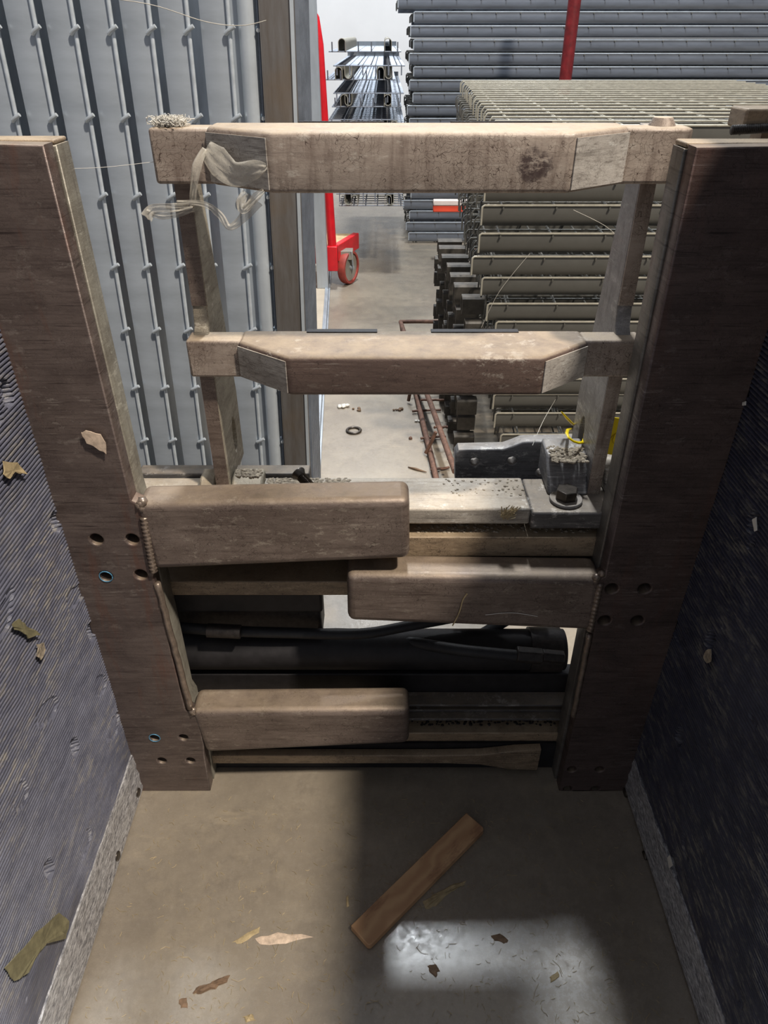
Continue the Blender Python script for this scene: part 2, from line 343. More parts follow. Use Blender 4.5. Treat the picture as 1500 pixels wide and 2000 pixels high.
def weld(mb, a, b, n, r, wob=.001):
    a, b = Vector(a), Vector(b); pts = []; rs = []; m = n*6
    for i in range(m+1):
        t = i/m; ph = (i % 6)/6
        pts.append(a.lerp(b, t)+Vector((.0008*noise.noise(Vector((t*9, 0, 0))), .0015, 0))); rs.append(r*(.80+.26*(1-ph)))
    mb.tube(pts, rs, 14, .8)
def clamp_arm(side):
    s = 'left' if side < 0 else 'right'
    ar = thing('side_clamp', 'heavy steel clamp arm with scuffed upright, crossbeams and ribbed rubber facing, on the left' if side < 0 else 'shade-toned heavy steel clamp arm with one short crossbeam and ribbed rubber facing, on the right', 'clamp', (side*.43, PF, 0))
    md = 'post' if side < 0 else 'postR'
    if side < 0:
        hs = [circ(*q) for q in ((188, 1054), (258, 1054), (207, 1126), (275, 1123))]+[circ(*q, .009) for q in ((302, 1441), (358, 1441), (316, 1486), (372, 1486))]
        ol = [(-.503, 0), (-.359, 0), (-.355, .118), (-.352, .145), (-.352, .225), (-.372, .25), (-.374, .57), (-.360, .60), (-.362, .705), (-.380, .716), (-.384, 1.1955), (-.503, 1.1975)]
    else:
        hs = [circ(*q) for q in ((1195, 1150), (1259, 1150), (1181, 1212), (1245, 1212))]+[circ(*q, .009) for q in ((1117, 1503), (1171, 1503), (1109, 1541), (1163, 1541))]
        ol = [(.362, 0), (.499, 0), (.499, 1.195), (.353, 1.193), (.357, .57), (.344, .56), (.348, .465), (.36, .45)]
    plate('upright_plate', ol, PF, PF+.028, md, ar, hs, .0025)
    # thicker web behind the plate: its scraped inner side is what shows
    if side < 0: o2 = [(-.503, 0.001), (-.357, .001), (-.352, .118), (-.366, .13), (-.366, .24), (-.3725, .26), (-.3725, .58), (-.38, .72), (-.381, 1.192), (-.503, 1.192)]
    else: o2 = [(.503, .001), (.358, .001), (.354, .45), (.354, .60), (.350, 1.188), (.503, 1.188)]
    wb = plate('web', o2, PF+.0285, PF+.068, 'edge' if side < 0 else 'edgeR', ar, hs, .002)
    part('top_edge', MB().box((-.503, PF+.029, 1.1925), (-.383, PF+.068, 1.1975)) if side < 0 else MB().box((.352, PF+.029, 1.1885), (.503, PF+.068, 1.1945)), 'paint', ar, bevel=.002)
    bolts = [h for h in hs]
    for h in bolts:
        mbb = MB(); mbb.extr([(h[0]+h[2]*.97*math.cos(6.283*k/14), h[1]+h[3]*.97*math.sin(6.283*k/14)) for k in range(14)], 'y', PF+.022, PF+.04)
        part('bolt', mbb, 'bolt', ar, bevel=.002)
    if side < 0:
        for q in ((207, 1126), (302, 1441)):
            c = circ(*q); rm = MB(); rm.tube([(c[0]+c[2]*math.cos(6.283*k/20), PF-.0005, c[1]+c[3]*math.sin(6.283*k/20)) for k in range(21)], .0009, 5)
            part('rim_ring', rm, 'blue', ar, smooth=True)
    # crossbeams that slide along the carriage
    def beam(pts, m, wl=None):
        zs = XZ(pts, PF)
        b = MB(); n = len(zs); b.v = []; 
        b.extr(zs, 'y', PF-.003, PF+.06)
        o = part('crossbeam', b, m, ar, bevel=.013, segs=4); return o
    wm = MB()
    if side < 0:
        beam(((262, 984), (800, 974), (800, 1092), (300, 1113)), 'sleeve')
        beam(((372, 1389), (800, 1385), (799, 1452), (402, 1470)), 'sleeve')
        a, b = P(281, 1010, PF), P(300, 1115, PF); weld(wm, a, b, 14, .0085)
        for k in range(6): wm.add(*blob(P(280, 988, PF)+Vector((random.uniform(-.008, .008), .004, random.uniform(-.008, .008))), .008))
        a, b = P(306, 1140, PF), P(372, 1385, PF); wm.tube([a.lerp(b, k/20)+Vector((random.uniform(-.001, .001), .002, 0)) for k in range(21)], .006, 7)
        for k in range(4): wm.add(*blob(P(374, 1390, PF)+Vector((random.uniform(-.006, .006), .002, random.uniform(-.006, .006))), .007))
    else:
        beam(((677, 1122), (1176, 1128), (1160, 1232), (679, 1213)), 'sleeve')
        a, b = P(1172, 1140, PF), P(1152, 1230, PF); weld(wm, a, b, 12, .008)
        a, b = P(1152, 1240, PF), P(1120, 1400, PF); wm.tube([a.lerp(b, k/20)+Vector((random.uniform(-.001, .001), .002, 0)) for k in range(21)], .005, 7)
        for k in range(5): wm.add(*blob(P(1172, 1128, PF)+Vector((random.uniform(-.007, .007), .003, random.uniform(-.006, .006))), .007))
    part('weld_bead', wm, 'weld', ar, smooth=True)
    # arm plate with its rubber facing, running from the upright towards the viewer
    part('arm_plate', MB().box((min(side*.519, side*.56), -.35, .004), (max(side*.519, side*.56), PF+.068, 1.38 if side < 0 else 1.5)), md, ar, bevel=.004)
    if side < 0: hl = [X(*q, -.5) for q in ((105, 1020), (175, 1236), (232, 1375), (143, 1460), (10, 768), (92, 1700))]
    else: hl = [X(*q, .5) for q in ((1310, 1236), (1390, 1250), (1475, 1022), (1450, 768), (1365, 1043), (1253, 1400), (1330, 1440), (1310, 1690))]
    pz = .118 if side < 0 else .105
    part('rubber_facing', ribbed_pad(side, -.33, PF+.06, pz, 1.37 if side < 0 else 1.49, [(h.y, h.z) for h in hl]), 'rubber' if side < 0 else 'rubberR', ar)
    # smooth rubbed band along the foot of the facing
    v = []; f = []; ny = 120; nr = 8
    for i in range(nr+1):
        for j in range(ny+1):
            y = -.33+(PF+.058+.33)*j/ny; z = .003+(pz-.004)*i/nr
            h = .004+.0022*noise.noise(Vector((y*22, z*60, 2)))+.0015*math.sin(z*160+2*noise.noise(Vector((y*2, 0, 0))))
            if i in (0,): h = .001
            v.append((side*(.5-h), y, z))
    for i in range(nr):
        for j in range(ny): f.append((i*(ny+1)+j, i*(ny+1)+j+1, (i+1)*(ny+1)+j+1, (i+1)*(ny+1)+j))
    k = len(v); W = ny+1; bx = side*.518
    v += [(bx, -.33, .003), (bx, PF+.058, .003), (bx, PF+.058, pz-.001), (bx, -.33, pz-.001)]
    f += [tuple(range(W))+(k+1, k), tuple(nr*W+j for j in range(W))[::-1]+(k+3, k+2), tuple(i*W for i in range(nr+1))[::-1]+(k, k+3), tuple(i*W+ny for i in range(nr+1))+(k+2, k+1), (k, k+1, k+2, k+3)]
    part('foot_band', MB().add(v, f), 'shiny', ar, smooth='auto')
    # countersunk holes with screws in the foot band
    for q in (((269, 1548), (229, 1672)) if side < 0 else ((1226, 1500), (1222, 1548), (1259, 1672))):
        c = X(*q, side*.497)
        sm = MB(); sm.extr([(c.y+.0095*math.cos(6.283*k/16), c.z+.0095*math.sin(6.283*k/16)) for k in range(16)], 'x', side*.4935, side*.506)
        part('screw', sm, 'bolt', ar, bevel=.0025)
    return ar
def blob(c, r, sq=1.):
    bm = bmesh.new(); bmesh.ops.create_icosphere(bm, subdivisions=1, radius=r); s = random.random()*50
    v = [Vector(c)+Vector((q.co.x, q.co.y, q.co.z*sq))*(1+.5*noise.noise(q.co*90+Vector((s, 0, 0)))) for q in bm.verts]; f = [tuple(x.index for x in g.verts) for g in bm.faces]; bm.free(); return v, f
clamp_arm(-1); clamp_arm(1)
# ================================================================== carriage
ca = thing('clamp_carriage', 'dirty steel clamp carriage with beige rails, black cylinder and dusty top plate', 'carriage', (0, 1.03, 0))
CY = .958
part('top_plate', MB().box((-.43, CY+.004, .626), (.24, 1.062, .657)), 'dusty', ca, bevel=.004)
part('top_plate_left_end', MB().box((-.43, 1.0625, .62), (-.13, 1.094, .664)), 'grimy', ca, bevel=.003)
part('top_plate_right_end', MB().box((.2405, CY-.004, .622), (.46, 1.062, .655)), 'grimy', ca, bevel=.004)
part('upper_rail', MB().box((-.43, CY, .562), (.46, 1.03, .603)), 'paint', ca, bevel=.002)
# crust of dust along the upper rail top and plate
def crust(pts, n, r, m, name, root, z, sq=.5):
    mb = MB()
    for k in range(n):
        (x0, x1, y0, y1) = pts; mb.add(*blob((random.uniform(x0, x1), random.uniform(y0, y1), z), random.uniform(.4, 1)*r, sq))
    o = part(name, mb, m, root, smooth=True); tag(o, kind='stuff'); return o
crust((.05, .37, .972, 1.01), 260, .004, 'dust', 'dust_crust', ca, .603)
crust((-.20, -.06, .99, 1.058), 900, .0055, 'dust', 'dust_crust', ca, .656)
crust((.1, .24, 1.0, 1.055), 60, .003, 'dust', 'dust_crust', ca, .657)
part('light_block_plate', MB().box((-.43, 1.0625, .545), (.46, 1.165, .57)), 'black', ca)  # hidden plate added to stop lamp light leaking through the carriage
part('rail_web', MB().box((-.43, 1.031, .46), (.46, 1.06, .6255)), 'black', ca)
part('middle_rail', MB().box((-.43, CY, .476), (.46, 1.025, .5075)), 'paint', ca, bevel=.002)
part('lower_web', MB().box((-.43, 1.005, .392), (-.115, 1.03, .475)), 'black', ca, bevel=.006)
part('end_block', MB().box((-.43, 1.031, .30), (-.122, 1.10, .4595)), 'oily', ca, bevel=.008)
# big hydraulic cylinder
cy = part('hydraulic_cylinder', MB().tube([(-.43, 1.03, .274), (.36, 1.03, .272)], .041, 40), 'black', ca, smooth='auto')
part('end_collar', MB().tube([(.29, 1.03, .2725), (.352, 1.03, .272)], .045, 36), 'oily', cy, smooth='auto')
def cur(pts, Y, n=8):
    q = [P(a, b, y) for (a, b), y in zip(pts, Y if isinstance(Y, (list, tuple)) else [Y]*len(pts))]; out = []
    for i in range(len(q)-1):
        p0 = q[max(i-1, 0)]; p1 = q[i]; p2 = q[i+1]; p3 = q[min(i+2, len(q)-1)]
        for k in range(n):
            t = k/n; out.append(.5*((2*p1)+(p2-p0)*t+(2*p0-5*p1+4*p2-p3)*t*t+(3*p1-p0-3*p2+p3)*t**3))
    return out+[q[-1]]
h = part('hose', MB().tube(cur(((330, 1224), (440, 1232), (560, 1236), (700, 1238), (800, 1222), (930, 1196), (1040, 1160)), (1.0, 1.0, 1.0, 1.01, 1.03, 1.06, 1.07)), .0105, 14), 'hose', ca, smooth='auto')
part('fitting', MB().tube(cur(((405, 1231), (470, 1234)), .988), .0135, 10), 'oily', h, smooth='auto')
h = part('hose', MB().tube(cur(((500, 1262), (620, 1240), (700, 1240), (800, 1254), (900, 1270), (1010, 1281)), (1.06, 1.06, 1.05, 1.02, .985, .972)), .0115, 14), 'hose', ca, smooth='auto')
part('fitting', MB().tube(cur(((1008, 1278), (1058, 1282)), .972), .0165, 6), 'oily', h, bevel=.002)
part('fitting', MB().tube(cur(((1058, 1280), (1100, 1284)), .974), .0135, 6), 'oily', h, bevel=.002)
h = part('hose', MB().tube(cur(((900, 1262), (940, 1240), (1000, 1205), (1060, 1180)), (1.06, 1.06, 1.07, 1.08)), .012, 12), 'hose', ca, smooth='auto')
part('valve_block', MB().box((.14, 1.12, .30), (.28, 1.17, .375)), 'oily', ca, bevel=.01)
crust((.135, .285, 1.112, 1.165), 260, .008, 'oily', 'caked_grease', ca, .372, .8)
part('lower_plate', MB().box((-.43, 1.0, .10), (.46, 1.03, .232)), 'black', ca, bevel=.003)
lr = MB().box((-.43, .978, .145), (.46, 1.0, .152)); lr.box((-.43, .962, .138), (.46, 1.0, .1445))
part('slide_track', lr, 'grimy', ca, bevel=.001)
part('slide_track', MB().box((-.43, .966, .176), (.46, 1.0, .181)), 'grimy', ca, bevel=.001)
part('lower_rail', MB().box((-.43, CY-.003, .082), (.46, 1.03, .108)), 'paint', ca, bevel=.002)
crust((.05, .36, .975, .998), 160, .004, 'oily', 'caked_grease', ca, .108)
# bottom strip with its flared right end
bs = [(-.43, .040), (.13, .040), (.20, .036), (.265, .020), (.322, .017), (.322, .083), (.27, .080), (.2, .068), (.12, .0655), (-.43, .0665)]
plate('bottom_strip', bs, .932, .95, 'paint', ca, bevel=.002)
part('gap_shade_box', MB().box((-.43, .951, .002), (.46, 1.03, .0805)), 'black', ca)  # black box standing in for the shadow gap above the floor
# bracket plate with holes standing behind the right end
YB = 1.155
bo = XZ(((889, 940), (889, 888), (896, 879), (985, 877), (1000, 872), (1020, 864), (1030, 863), (1200, 861), (1260, 866), (1260, 960)), YB)
hb = [(P(*q, YB).x, P(*q, YB).z, .0085, .008) for q in ((927, 902), (1000, 900), (1056, 922))]
plate('bracket_plate', bo, YB, YB+.03, 'bracket', ca, hb, .003)
# ================================================================== load backrest
br = thing('load_backrest', 'scuffed beige load backrest with two crossbars on slim uprights', 'backrest', (.045, 1.05, .658))
def crossbar(zt, zb, xa, xb, xe0, xe1, m, slots):
    """xa,xb flat front span; xe0,xe1 outer ends of the angled wings"""
    yf, yw, yb = .925, .985, 1.035
    pr = [(xa, yf), (xb, yf), (xe1, yw), (xe1, yb), (xe0, yb), (xe0, yw)]
    mbx = MB().extr(pr, 'z', zb, zt); o = part('crossbar', mbx, m, br, bevel=.006, segs=3)
    for sx0, sx1 in slots:
        part('slot_edge', MB().box((sx0, yb-(.012 if zt < 1 else .004), zt-.004), (sx1, yb+.0005, zt+.0014)), 'black', o)
    for sgn, (xi, xo) in ((-1, (xa, xe0)), (1, (xb, xe1))):
        # scuffed pale skin plate of the angled wing
        d = Vector((xo-xi, yw-yf, 0)); n = Vector((d.y, -d.x, 0)).normalized(); n = n if n.y < 0 else -n
        a = Vector((xi, yf, 0))+d*.03; b = Vector((xo, yw, 0)); q = []
        for z in (zb+.004, zt-.006):
            for p in (a, b, b+n*.0015, a+n*.0015): q.append((p.x, p.y, z))
        part('wing_face', MB().add(q, [(0, 1, 2, 3), (4, 7, 6, 5), (0, 4, 5, 1), (1, 5, 6, 2), (2, 6, 7, 3), (3, 7, 4, 0)]), 'barend', o)
    return o
crossbar(1.205, 1.139, -.135, .222, -.219, .302, 'bar', ((-.11, .0), (.085, .215)))
crossbar(.931, .874, -.133, .220, -.211, .294, 'barlow', ((-.115, -.01), (.07, .20)))
# end lugs joining bars to uprights
for (x0, x1, z0, z1) in ((-.292, -.215, 1.139, 1.203), (.298, .383, 1.139, 1.203), (-.288, -.207, .874, .931), (.29, .377, .874, .931)):
    part('end_lug', MB().box((x0, .99, z0), (x1, 1.03, z1)), 'bar', br, bevel=.004)
for sx, xc in ((-1, -.27), (1, .353)):
    # gusset-shaped upright: deep at the foot, slim at the top
    ol = [(1.018, .656), (1.03, .655), (1.03, .70), (1.055, .70), (1.06, .657), (1.17, .657), (1.165, .78), (1.12, .93), (1.085, 1.13), (1.05, 1.20), (1.022, 1.20), (1.022, 1.10), (1.02, .98), (1.018, .93)]
    ol = [(1.012, .654), (1.15, .6545), (1.152, .78), (1.128, .93), (1.092, 1.14), (1.08, 1.20), (1.032, 1.20), (1.0325, 1.13), (1.031, .97), (1.024, .94), (1.012, .93)]
    hl = [(1.098, .722, .014, .034)]
    up = plate('upright', ol, xc-.011, xc+.011, 'gusset' if sx < 0 else 'gussetR', br, hl, .002, plane='yz')
    part('front_edge', MB().extr([(1.010, .6545), (1.013, .6545), (1.013, .93), (1.0115, .93)], 'x', xc-.0105, xc+.0105), 'sleeve' if sx < 0 else 'bar', up)
    fr = MB().extr([(1.0275, .97), (1.032, .97), (1.0335, 1.138), (1.031, 1.138)], 'x', xc-.0105, xc+.0105); part('front_edge', fr, 'sleeve' if sx < 0 else 'bar', up)
# feet and bolts
for (xa, xb, m) in ((-.312, -.284, 'gusset'), (-.2575, -.205, 'gusset')):
    part('foot_block', MB().extr([(1.0, .6575), (1.06, .6575), (1.06, .677), (1.03, .677)], 'x', xa, xb), m, br, bevel=.004)
for (x, y, z, r) in ((-.298, .985, .6575, .014), (-.222, .985, .6575, .0145)):
    part('bolt', hexa((x, y, z), r, .015, ph=.3), 'bolt', br, bevel=.0015)
part('foot_block', MB().extr([(1.005, .6555), (1.1, .6555), (1.1, .715), (1.05, .71)], 'x', .275, .343), 'bracket', br, bevel=.004)
part('foot_block', MB().extr([(1.005, .6555), (1.1, .6555), (1.1, .70), (1.05, .70)], 'x', .372, .42), 'dusty', br, bevel=.004)
wq = MB().tube([(.302, .99, .6555), (.302, .99, .661)], .027, 24); part('washer', wq, 'gussetR', br, bevel=.001)
part('bolt', hexa((.302, .99, .6615), .019, .017, ph=.2), 'bolt', br, bevel=.002)
part('bolt', hexa((.395, .992, .6565), .017, .018, ph=.5), 'bolt', br, bevel=.002)
crust((.28, .34, 1.02, 1.098), 420, .0045, 'dust', 'dust_crust', br, .711)
crust((-.25, -.21, 1.03, 1.055), 90, .005, 'dust', 'dust_crust', br, .677)
kn = part('corner_knob', MB().tube([(.352, 1.02, 1.203), (.352, 1.02, 1.212)], [.017, .012], 14), 'bar', br, smooth='auto')
# ================================================================== decks (wire shelves with sheet-metal flanges)
def deck_parts(root, L, D, fm, wm, gm, nline=17, flange_h=.052, cross=.148, rr=.0032, left_drop=.052, skew_=0., back=True):
    """horizontal deck: sheet flange along the front edge, edge wire, grid of wires bent down at the left end"""
    off = root.location.copy(); z1 = -.002; z0 = -flange_h
    prof = [(.001, z1), (-.001, z1-.3*flange_h), (.001, z1-.62*flange_h), (.005, z0+.006), (.011, z0), (.018, z0), (.018, z0+.002), (.008, z0+.009), (.004, z1-.62*flange_h), (.002, z1-.3*flange_h), (.004, z1)]
    fl = MB().extr(prof, 'x', .007, L-.004); fl.v = [v+off for v in fl.v]; part('flange', fl, fm, root, smooth='auto')
    if back:  # flat sheets added to keep light from passing through the stack
        fl = MB().extr([(D-.003+p*0-(.0 if i < 4 else 0)+p, q) for i, (p, q) in enumerate([(0, z1), (.002, z1), (.002, z0), (0, z0)])], 'x', .02+skew_*D, L-.004)
        for k in (.25, .5, .75): fl.extr([(D*k, z1-.01), (D*k+.002, z1-.01), (D*k+.002, z0), (D*k, z0)], 'x', .04+skew_*D*k, L-.004)
        fl.v = [v+off for v in fl.v]; part('light_block_sheets', fl, fm, root)
    ew = MB().tube([Vector(p)+off for p in ((rr, -.001, -left_drop), (rr, -.001, -.010), (.0045, -.001, -.004), (.010, -.001, 0), (L, -.001, 0))], rr, 7); part('edge_wire', ew, wm, root, smooth='auto')
    g = MB()
    for i in range(1, nline):
        y = D*i/(nline-1); j = random.uniform(-.005, .005)+skew_*y
        g.tube([off+Vector(p) for p in ((rr+j, y, -left_drop*.95), (rr+j, y, -.012), (.012+j, y, 0), (L, y, 0))], rr*.95, 5)
    x = .062
    while x < L-.02:
        g.tube([off+Vector((x, -.0095, -.0068)), off+Vector((x+skew_*D, D, -.0068))], rr, 6); x += cross
    part('wire_grid', g, gm, root, smooth='auto')
def edge_deck(root, L, D, wd, fm, wm, rr=.0042):
    """deck on edge, long axis +x before it is stood up: broad flange, one long wire and short stubs"""
    n = 14; pr = []
    for k in range(n+1): t = k/n; pr.append((.004-.0045*math.sin(math.pi*t)**.8, -.002-wd*t))
    part('flange', MB().extr(pr+[(D, -.002-wd), (D, -.004-wd+.004)]+[(p+.002, q) for p, q in pr[::-1]], 'x', 0, L), fm, root, smooth='auto')
    part('edge_wire', MB().tube([(0, 0, .0025), (L, 0, .0025)], rr, 10), wm, root, smooth='auto')
    k = 0
    while .06+k*.148 < L-.02:
        x = .062+k*.148; part('wire_stub', MB().tube([(x+.006, -.003, -.005), (x+.001, -.0085, .001), (x-.007, -.0095, .014)], rr*1.0, 8), wm, root, smooth='auto'); k += 1
# ---- near right stack: horizontal decks
RY = 2.10
lefts = [.283, .262, .272, .27, .266, .250, .285, .305, .335, .335, .345, .352, .352, .360, .385, .405, .41]
zs = [1.112, 1.046, .984, .902, .896-.066+.0, .767, .703, .632, .577, .515, .452, .392, .332, .273, .195, .133, .07]
zs = [1.100, 1.034, .968, .9025, .831, .768, .704, .632, .577, .515, .452, .392, .333, .273, .195, .133, .07]
base = None
for i, (lx, z) in enumerate(zip(lefts, zs)):
    lab = 'dusty galvanised wire deck, %s from the top of the near right stack' % ORD[i] if i else 'dusty galvanised wire deck with open grid, topmost of the near right stack'
    if i == 0:
        base = thing('wire_deck', lab, 'wire deck', (lx, RY, z), 'wire decks in the near right stack')
        deck_parts(base, 1.5, 2.1, 'galvR', 'wire', 'wire', nline=20, flange_h=.058, skew_=.05, back=False)
        o = base
    else:
        if i == 1:
            lower = thing('wire_deck', lab, 'wire deck', (lx, RY, z), 'wire decks in the near right stack'); deck_parts(lower, 1.5, 2.1, 'galvR', 'wire', 'grid', nline=20, flange_h=.054, skew_=.05); o = lower
        else: o = copy_tree(lower)
        o['label'] = lab
    o.location = (lx, RY+(.015 if i % 3 == 0 and i else 0), z)
# dark nested end hooks of the lower decks, showing on the aisle side
hk = thing('hook_rack', 'row of dark nested steel channel ends stacked low beside the aisle', 'steel channels', (.27, 2.8, 0))
for col in range(7):
    for row in range(8):
        y = 2.32+col*.135+.02*(row % 2); z = .012+row*.072+random.uniform(-.004, .004); xx = .262-.01*col*.6+random.uniform(-.012, .012)
        g = MB(); wd = .047
        g.extr([(y, z), (y+.006, z), (y+.006, z+.050), (y+wd-.006, z+.050), (y+wd-.006, z), (y+wd, z), (y+wd, z+.050), (y+wd-.006, z+.056), (y+.006, z+.056), (y, z+.050)], 'x', xx, .333)
        part('channel_end', g, 'darkwire', hk)
bo_ = None
# ---- left bundle: decks standing on edge
lean = R(2.6)
lx = [-.895, -.822, -.748, -.674, -.601, -.530, -.457, -.386, -.309]
names = ['first', 'second', 'third', 'fourth', 'fifth', 'sixth', 'seventh', 'eighth', 'ninth']
for i, x in enumerate(lx):
    lab = 'upright grey wire deck standing on edge, %s from the left in the left bundle' % names[i]
    if i == 0:
        vb = thing('upright_deck', lab, 'wire deck', (0, 0, 0), 'decks standing on edge in the left bundle')
        edge_deck(vb, 1.93, .5, .051, 'galv', 'wireC')
        o = vb
    else:
        o = copy_tree(vb); o['label'] = lab
    zt = 1.304+.062+.148*4
    o.rotation_euler = (0, R(90)+lean*(1-.04*i), 0); o.location = (x+math.tan(lean)*(zt-1.304), 1.65, zt)
# rolled bright edge beside the last deck
def lean_box(mb, x0, x1, y0, y1, z0=0, z1=2., k=.052, zr=1.304):
    a, b = (z0-zr)*k, (z1-zr)*k
    return mb.add([(x0+a, y0, z0), (x1+a, y0, z0), (x1+a, y1, z0), (x0+a, y1, z0), (x0+b, y0, z1), (x1+b, y0, z1), (x1+b, y1, z1), (x0+b, y1, z1)], [(0, 3, 2, 1), (4, 5, 6, 7), (0, 1, 5, 4), (1, 2, 6, 5), (2, 3, 7, 6), (3, 0, 4, 7)])
k_ = .028
rp = thing('rolled_edge_panel', 'light blue-grey steel panel with a rounded bright edge beside the stained channel', 'steel panel', (-.26, 1.66, 0))
mb = MB(); mb.tube([(-.262-1.304*k_, 1.652, .0), (-.262+.7*k_, 1.652, 2.)], .018, 24); part('rolled_edge', mb, 'galvL', rp, smooth='auto')
part('panel', lean_box(MB(), -.30, -.275, 1.655, 1.70, k=k_), 'galv', rp)
mb = MB(); mb.tube([(-.240-1.304*k_, 1.645, .0), (-.240+.7*k_, 1.645, 2.)], .0035, 8); part('edge_wire', mb, 'galvB', rp, smooth='auto')
for q in range(13):
    z = 1.304+.148*(q-8.0)
    mb = MB().tube([(-.240+(z-1.304)*k_, 1.634, z), (-.240+(z-1.304)*k_, 1.655, z+.004)], .0036, 8); part('wire_stub', mb, 'wireC', rp)
ch = thing('steel_channel', 'brown stained steel channel standing at the corner of the left bundle', 'steel channel', (-.21, 1.64, 0))
mb = MB(); lean_box(mb, -.234, -.176, 1.628, 1.632, k=k_); lean_box(mb, -.236, -.2335, 1.628, 1.67, k=k_); lean_box(mb, -.1765, -.172, 1.628, 1.67, k=k_)
part('channel_body', mb, 'channel', ch, bevel=.0015)
mb = MB(); lean_box(mb, -.177, -.170, 1.6245, 1.6275, k=k_); part('lip', mb, 'galvL', ch)
# ribbed sheet pack on the aisle side
def ribs():
    mb = MB(); n = 8; ya, yb = 1.672, 1.93; prof = []
    for i in range(n):
        y = ya+(yb-ya)*i/n; s_ = (yb-ya)/n
        prof += [(-.182, y), (-.166, y+.12*s_), (-.166, y+.5*s_), (-.182, y+.62*s_)]
    prof += [(-.182, yb), (-.186, yb)]+[(p[0]-.004, p[1]) for p in prof[::-1]]
    n = len(prof); v = []
    for z in (0.036, 2.0):
        d = (z-1.304)*k_
        v += [(p[0]+d, p[1], z) for p in prof]
    mb.add(v, [(i, (i+1) % n, n+(i+1) % n, n+i) for i in range(n)])
    return mb
solo('corrugated_sheet', ribs(), 'galvB', 'bluish finely ribbed steel sheet running back along the aisle on the left', 'steel sheet')
xa, xb = P(606, 300, 4.26).x, P(630, 300, 4.26).x
pc = MB().box((xa, 4.26, .036), (xb, 4.265, 3)).box((xa, 4.265, .036), (xa+.004, 4.31, 3)).box((xb-.004, 4.265, .036), (xb, 4.31, 3)).box((xb-.004, 4.31, .036), (xb-.02, 4.314, 3))
solo('steel_post', pc, 'galv', 'tall grey steel channel post standing on the kerb before the red cart', 'steel post', base=((xa+xb)/2, 4.28, .036), bevel=.002)
# ---- far stack behind
FY = 5.5
fb = None
for i in range(26):
    z = 1.93-.0742*i
    lab = 'bluish wire deck, %s from the top of the far stack' % ORD[i]
    if i == 0:
        lab = 'bluish wire deck on top of the far stack'
        fb = thing('wire_deck', lab, 'wire deck', (0, FY, z), 'wire decks in the far stack')
        deck_parts(fb, 3.3, 1.0, 'galvB', 'galv', 'grid', nline=8, flange_h=.062, cross=.155, rr=.0042); o = fb
    else: o = copy_tree(fb); o['label'] = lab
    o.location = (.13+.035*noise.noise(Vector((i*.7, 0, 0)))+(-.04 if i < 7 else .03 if i < 14 else .02)+(.03 if i % 2 else 0), FY+.01*(i % 3), z)
# ================================================================== cart, end-on bundle, pole
ct = thing('platform_cart', 'red steel platform cart with corner post and plywood bed', 'cart', (-.3, 4.6, 0))
CYY = 4.34; k0 = P(638, 482, CYY); k1 = P(660, 530, CYY); xp = (k0.x+k1.x)/2
part('corner_post', MB().tube([(xp, CYY+.04, k0.z-.05), (xp-.03, CYY+.04, 1.25), (xp-.045, CYY+.04, 1.36), (xp-.08, CYY+.04, 1.42), (xp-.16, CYY+.04, 1.45), (xp-.4, CYY+.04, 1.46)], .026, 16), 'red', ct, smooth='auto')
part('corner_bracket', MB().box((k0.x, CYY, k1.z), (k1.x, CYY+.07, k0.z)), 'red', ct, bevel=.004)
r0 = P(661, 480, CYY+.07); r1 = P(661, 511, CYY+.07); e0 = G(701, 455, r0.z)
part('frame', MB().box((xp-.6, CYY+.02, r1.z), (k1.x, CYY+.06, r0.z)), 'red', ct, bevel=.003)
v0 = Vector((r0.x-.004, CYY+.07, 0)); v1 = Vector((e0.x, e0.y, 0)); d = (v1-v0).normalized(); n = Vector((d.y, -d.x, 0))*.02
q = []
for z in (r1.z, r0.z):
    for p in (v0-n*2, v1-n*2, v1, v0): q.append((p.x, p.y, z))
part('side_rail', MB().add(q, [(0, 1, 2, 3), (4, 7, 6, 5), (0, 4, 5, 1), (1, 5, 6, 2), (2, 6, 7, 3), (3, 7, 4, 0)]), 'red', ct, bevel=.003)
zb = r0.z-.012
part('bed', MB().add([(xp-.6, CYY+.065, zb-.02), (v0.x-.045, CYY+.065, zb-.02), (v1.x-.045, v1.y, zb-.02), (xp-.6, v1.y, zb-.02), (xp-.6, CYY+.065, zb+.008), (v0.x-.045, CYY+.065, zb+.008), (v1.x-.045, v1.y, zb+.008), (xp-.6, v1.y, zb+.008)], [(0, 3, 2, 1), (4, 5, 6, 7), (0, 1, 5, 4), (1, 2, 6, 5), (2, 3, 7, 6), (3, 0, 4, 7)]), 'ply', ct)
WR = .1; wc = G(681, 556, 0)+Vector((0, .03, WR)); cs = part('caster_fork', MB().box((wc.x-.05, wc.y-.04, 2*WR+.004), (wc.x+.03, wc.y+.04, r1.z-.001)), 'galvD', ct, bevel=.002)
ax = Vector((.90, -.44, 0)).normalized()
def disc(c, a, r0, r1, h, n=28):
    mb = MB(); a = a.normalized(); u = Vector((0, 0, 1)); w_ = a.cross(u).normalized(); u = w_.cross(a)
    pr = [(r1, -h), (r0*.96, -h), (r0, -h*.6), (r0, h*.6), (r0*.96, h), (r1, h)]; m_ = len(pr)
    for k in range(n):
        t = 6.283185*k/n; e = u*math.cos(t)+w_*math.sin(t)
        mb.v += [c+e*p[0]+a*p[1] for p in pr]
    for k in range(n):
        for j in range(m_): mb.f.append((k*m_+j, ((k+1) % n)*m_+j, ((k+1) % n)*m_+(j+1) % m_, k*m_+(j+1) % m_))
    return mb
part('tyre', disc(wc, ax, WR, WR*.83, .024), 'tyre', cs, smooth='auto')
part('wheel_hub', disc(wc, ax, WR*.84, .001, .015), 'galvD', cs, smooth='auto')
